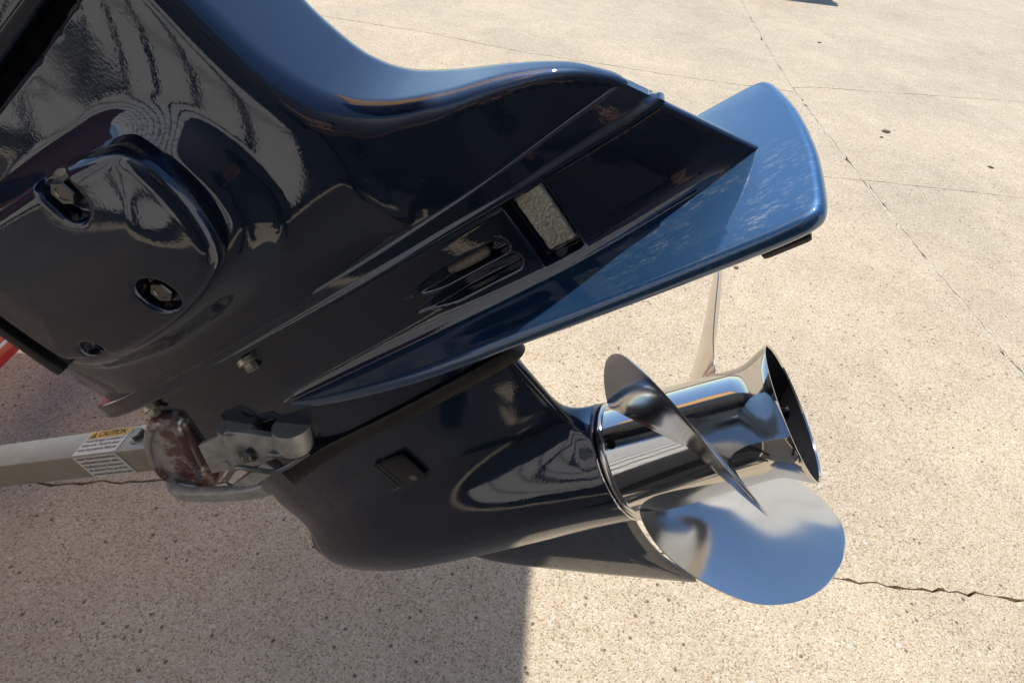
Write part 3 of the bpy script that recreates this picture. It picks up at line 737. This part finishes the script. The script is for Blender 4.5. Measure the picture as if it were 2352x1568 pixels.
# ------------------------------------------------------------------ boat stern out of frame, with a canvas added overhead to shade the pavement
bo = empty('boat_stern', Matrix.Translation((-2.4, .9, .6)))
tag(bo, 'dark red boat stern left of the frame, with an added unseen tan canvas shading the pavement', 'boat')
def canvas_material():  # translucent tan chosen to warm the shaded pavement below
    M = NT('tan shade canvas'); t = M.t; co = M.coord(); n_ = M.noise(co, 6, 3)
    col = M.mix(n_.outputs[0], (0.80, 0.46, 0.20), (0.84, 0.50, 0.23))
    df = M.n('ShaderNodeBsdfDiffuse'); tr = M.n('ShaderNodeBsdfTranslucent'); mx = M.n('ShaderNodeMixShader'); mx.inputs[0].default_value = .75
    M.l(col, df.inputs[0]); M.l(col, tr.inputs[0]); M.l(df.outputs[0], mx.inputs[1]); M.l(tr.outputs[0], mx.inputs[2])
    M.l(mx.outputs[0], t.nodes['Material Output'].inputs['Surface']); return M.mat
MAT['canvas'] = canvas_material()
cv_ = []; NX, NY = 24, 20
for i in range(NX + 1):
    for j in range(NY + 1):
        x, y = -2.715 + 2.40 * i / NX, .25 + 2.26 * j / NY
        cv_.append((x + 2.4, y - .9, 2.0 + .05 * math.sin(math.pi * j / NY) * 0 - .0 * x))
mesh_obj('shade_canvas', cv_, [[i * (NY + 1) + j, (i + 1) * (NY + 1) + j, (i + 1) * (NY + 1) + j + 1, i * (NY + 1) + j + 1] for i in range(NX) for j in range(NY)], 'canvas', bo)  # unseen sheet, added to cast the ground shade
for yy in (.25, 2.51): tube('shade_canvas_rail', [(-.315, yy - .9, 2.0), (2.085, yy - .9, 2.0)], .016, 'aluminium', bo)
for xx in (-.315, 2.085): tube('shade_canvas_rail', [(xx, -.65, 2.0), (xx, 1.61, 2.0)], .016, 'aluminium', bo)
hv = []
for x in (-3.0, .35):
    hv.append([(x, -1.35, .80), (x, -1.30, .25), (x, -.9, .02), (x, -.4, -.15), (x, .1, .02), (x, .55, .25), (x, .62, .80)])
ring_loft('hull', hv, 'red_gel', bo, sharp=30)
for yy in (-.38, .5): bev_box('shade_canvas_post', (.2, yy, 1.40), (.04, .04, 1.24), 'aluminium', bo, .004)
bev_box('trailer_post', (.2, -.4, -.37), (.10, .10, .46), 'aluminium', bo, .004)

# ------------------------------------------------------------------ white sided building across the yard, seen only as reflections
bl = empty('sided_building', Matrix.Translation((-2.5, -1.28, 0)))
tag(bl, 'white lap sided building behind the photographer, mirrored in the paint and propeller', 'building')
xe = [-6.0, -4.6, -3.6, -2.7, -2.05, -1.45, -.90, -.42, .02, .40, .78, 1.15, 1.50]
for x0, x1 in zip(xe[:-1], xe[1:]):
    v = []; f = []
    for k in range(17):
        z0, z1 = .16 + k * .235, .16 + (k + 1) * .235; y0, y1 = .016, .0
        b = len(v); v += [(x0 + .035, y0, z0), (x1 - .035, y0, z0), (x1 - .035, y1, z1), (x0 + .035, y1, z1), (x0 + .035, -.01, z0), (x1 - .035, -.01, z0)]
        f += [[b, b + 1, b + 2, b + 3], [b, b + 1, b + 5, b + 4]]
    mesh_obj('siding_panel', v, f, 'siding', bl, smooth=False)
bev_box('wall_core', (-.85, -.27, 2.1), (10.4, .5, 4.2), 'dark_gap', bl, 0)  # runs on past the siding, added to darken reflections in the leg
WR = Matrix.Translation((2.5 + 3.15, 1.28 - .85, 0)) @ Matrix.Rotation(math.radians(45), 4, 'Z')      # angled wing, added to mirror white in the lower blade
for x0, x1 in ((-1.77, -.9), (-.9, .0), (.0, .9), (.9, 1.77)):
    v = []; f = []
    for k in range(25):
        z0, z1 = .16 + k * .125, .16 + (k + 1) * .125
        b = len(v); v += [WR @ Vector(p) for p in ((x0 + .02, .016, z0), (x1 - .02, .016, z0), (x1 - .02, 0, z1), (x0 + .02, 0, z1), (x0 + .02, -.01, z0), (x1 - .02, -.01, z0))]
        f += [[b, b + 1, b + 2, b + 3], [b, b + 1, b + 5, b + 4]]
    mesh_obj('siding_panel', v, f, 'siding', bl, smooth=False)
wc = bev_box('added_wing_core', (0, -.17, 1.64), (3.6, .3, 3.28), 'siding', bl, 0); wc.data.transform(WR)

# ------------------------------------------------------------------ litter on the pavement
def leaf(loc, rot, size, label):
    v = []; f = []
    for i in range(9):
        t = i / 8; w_ = math.sin(math.pi * t) ** .7 * .33 * size + .0004; x = (t - .5) * size * 1.0
        z = .002 + size * .04 * (t - .5) ** 2 * 4
        v += [(x, -w_, z + w_ * .2), (x, 0, z), (x, w_, z + w_ * .2)]
    for i in range(8):
        for k in (0, 1): f.append([i * 3 + k, i * 3 + k + 1, i * 3 + k + 4, i * 3 + k + 3])
    o = mesh_obj('dry_leaf', v, f, 'leaf'); o.location = loc; o.rotation_euler = (0, 0, rot)
    md = o.modifiers.new('thick', 'SOLIDIFY'); md.thickness = .0008
    tag(o, label, 'leaf', 'dry leaves on the pavement'); return o
leaf((1.99, 3.563, 0), .2, .055, 'dark curled dry leaf on the pavement right of the plate tip')
leaf((2.43, 3.231, 0), -.5, .033, 'small dry leaf on the pavement nearest the right border')
leaf((1.93, 3.47, 0), 1.0, .024, 'small dry leaf lying left below the dark curled one')
leaf((2.10, 5.25, 0), .1, .035, 'tiny dry leaf near the top of the pavement')
bm = bmesh.new(); bmesh.ops.create_icosphere(bm, subdivisions=2, radius=.007)
for v in bm.verts: v.co = Vector((v.co.x * 1.5, v.co.y, v.co.z * .7)) * (1 + random.uniform(-.15, .15))
me = bpy.data.meshes.new('pebble'); bm.to_mesh(me); bm.free()
pb = finish(me, 'pebble', 'pebble', None); pb.location = (.819, 1.982, .004)
tag(pb, 'small grey pebble on the pavement below the plate', 'pebble')

# ------------------------------------------------------------------ the photographer, mirrored darkly in the paint and steel
MAT['dark_cloth'] = simple('dark clothing', (0.012, 0.013, 0.017), 0.85, 0, (40, (0.020, 0.021, 0.026)), (300, .3, .001))
MAT['skin'] = simple('skin', (0.45, 0.27, 0.19), 0.5, 0, (30, (0.40, 0.23, 0.16)))
MAT['hair'] = simple('dark hair', (0.02, 0.014, 0.010), 0.6)
def person():
    V = []; E = []; R = []
    def add(p, r, par=None):
        V.append(p); R.append(r)
        if par is not None: E.append((par, len(V) - 1))
        return len(V) - 1
    pel = add((.04, -.56, .95), .150)
    wa = add((.04, -.55, 1.12), .140, pel); ch = add((.04, -.54, 1.33), .165, wa); nk = add((.04, -.52, 1.50), .060, ch)
    hd = add((.04, -.49, 1.60), .085, nk); tp = add((.04, -.48, 1.70), .080, hd)
    for sx in (-1, 1):
        hip = add((.04 + sx * .10, -.56, .86), .095, pel); kn = add((.04 + sx * .13, -.53, .48), .062, hip); an2 = add((.04 + sx * .14, -.56, .09), .042, kn)
        add((.04 + sx * .15, -.44, .045), .038, an2)
        sh = add((.04 + sx * .20, -.53, 1.42), .070, ch); el = add((.04 + sx * .25, -.36, 1.19), .046, sh); wr = add((.03 + sx * .115, -.14, 1.265), .028, el)
        pm = add((.02 + sx * .085, -.085, 1.285), .026, wr)
        for q, (dz, ln) in enumerate(((.030, .052), (.012, .058), (-.006, .054), (-.022, .042))):
            f1 = add((.02 + sx * .080, -.052, 1.285 + dz), .0085, pm); add((.02 + sx * .080 - sx * .012, -.052 + .018, 1.285 + dz), .0078, f1)
        t1 = add((.02 + sx * .062, -.085, 1.318), .0095, pm); add((.02 + sx * .045, -.075, 1.328), .0085, t1)
    me = bpy.data.meshes.new('person'); me.from_pydata(V, E, [])
    o = link(bpy.data.objects.new('person', me))
    md = o.modifiers.new('skin', 'SKIN'); md.use_smooth_shade = True
    for i, r in enumerate(R): me.skin_vertices[0].data[i].radius = (r, r * (.72 if i in (pel, wa, ch) else 1.0))
    me.skin_vertices[0].data[0].use_root = True
    sb = o.modifiers.new('sub', 'SUBSURF'); sb.levels = 2; sb.render_levels = 2
    ev = bpy.data.meshes.new_from_object(o.evaluated_get(bpy.context.evaluated_depsgraph_get()))
    o.modifiers.clear(); o.data = ev; ev.materials.clear(); ev.materials.append(MAT['dark_cloth']); ev.materials.append(MAT['skin'])
    for p in ev.polygons:
        c = p.center; p.material_index = 1 if (c.z > 1.50 or (c.y > -.16 and c.z > 1.2)) else 0; p.use_smooth = True
    bm = bmesh.new(); bmesh.ops.create_uvsphere(bm, u_segments=24, v_segments=14, radius=.1)
    for v in bm.verts: v.co = Vector((v.co.x * .98, v.co.y * 1.08, v.co.z * .95))
    bmesh.ops.delete(bm, geom=[v for v in bm.verts if v.co.z < -.02 and v.co.y > -.03], context='VERTS')
    hm = bpy.data.meshes.new('hair'); bm.to_mesh(hm); bm.free(); h = finish(hm, 'hair', 'hair', o); h.location = (.04, -.50, 1.685)
    return tag(o, 'person in dark clothes behind the camera, seen only as a dark reflection', 'person')
person()

# ------------------------------------------------------------------ stand-in trailer added beyond the top edge to cast a sliver of shade
tf = empty('shade_trailer', Matrix.Translation((2.15, 7.10, 0)))
tag(tf, 'low grey stand-in trailer, unseen, added beyond the top edge to cast a sliver of shade', 'trailer')
bev_box('trailer_bed', (-.15, .15, .62), (1.15, .70, .14), 'cast_alu', tf, .06, None, 4)
for sx in (-.5, .2): tube('wheel', [(sx, .15, .24), (sx + .14, .15, .24)], .24, 'black_rubber', tf, 28)
bev_box('axle', (-.15, .15, .40), (.70, .08, .32), 'cast_alu', tf, .01)
tube('hook_loop', [(.40 + .05 * math.cos(t), -.10 + .0 * t, .58 + .05 * math.sin(t)) for t in np.linspace(0, 6.2, 20)], .010, 'wire', tf, 8)
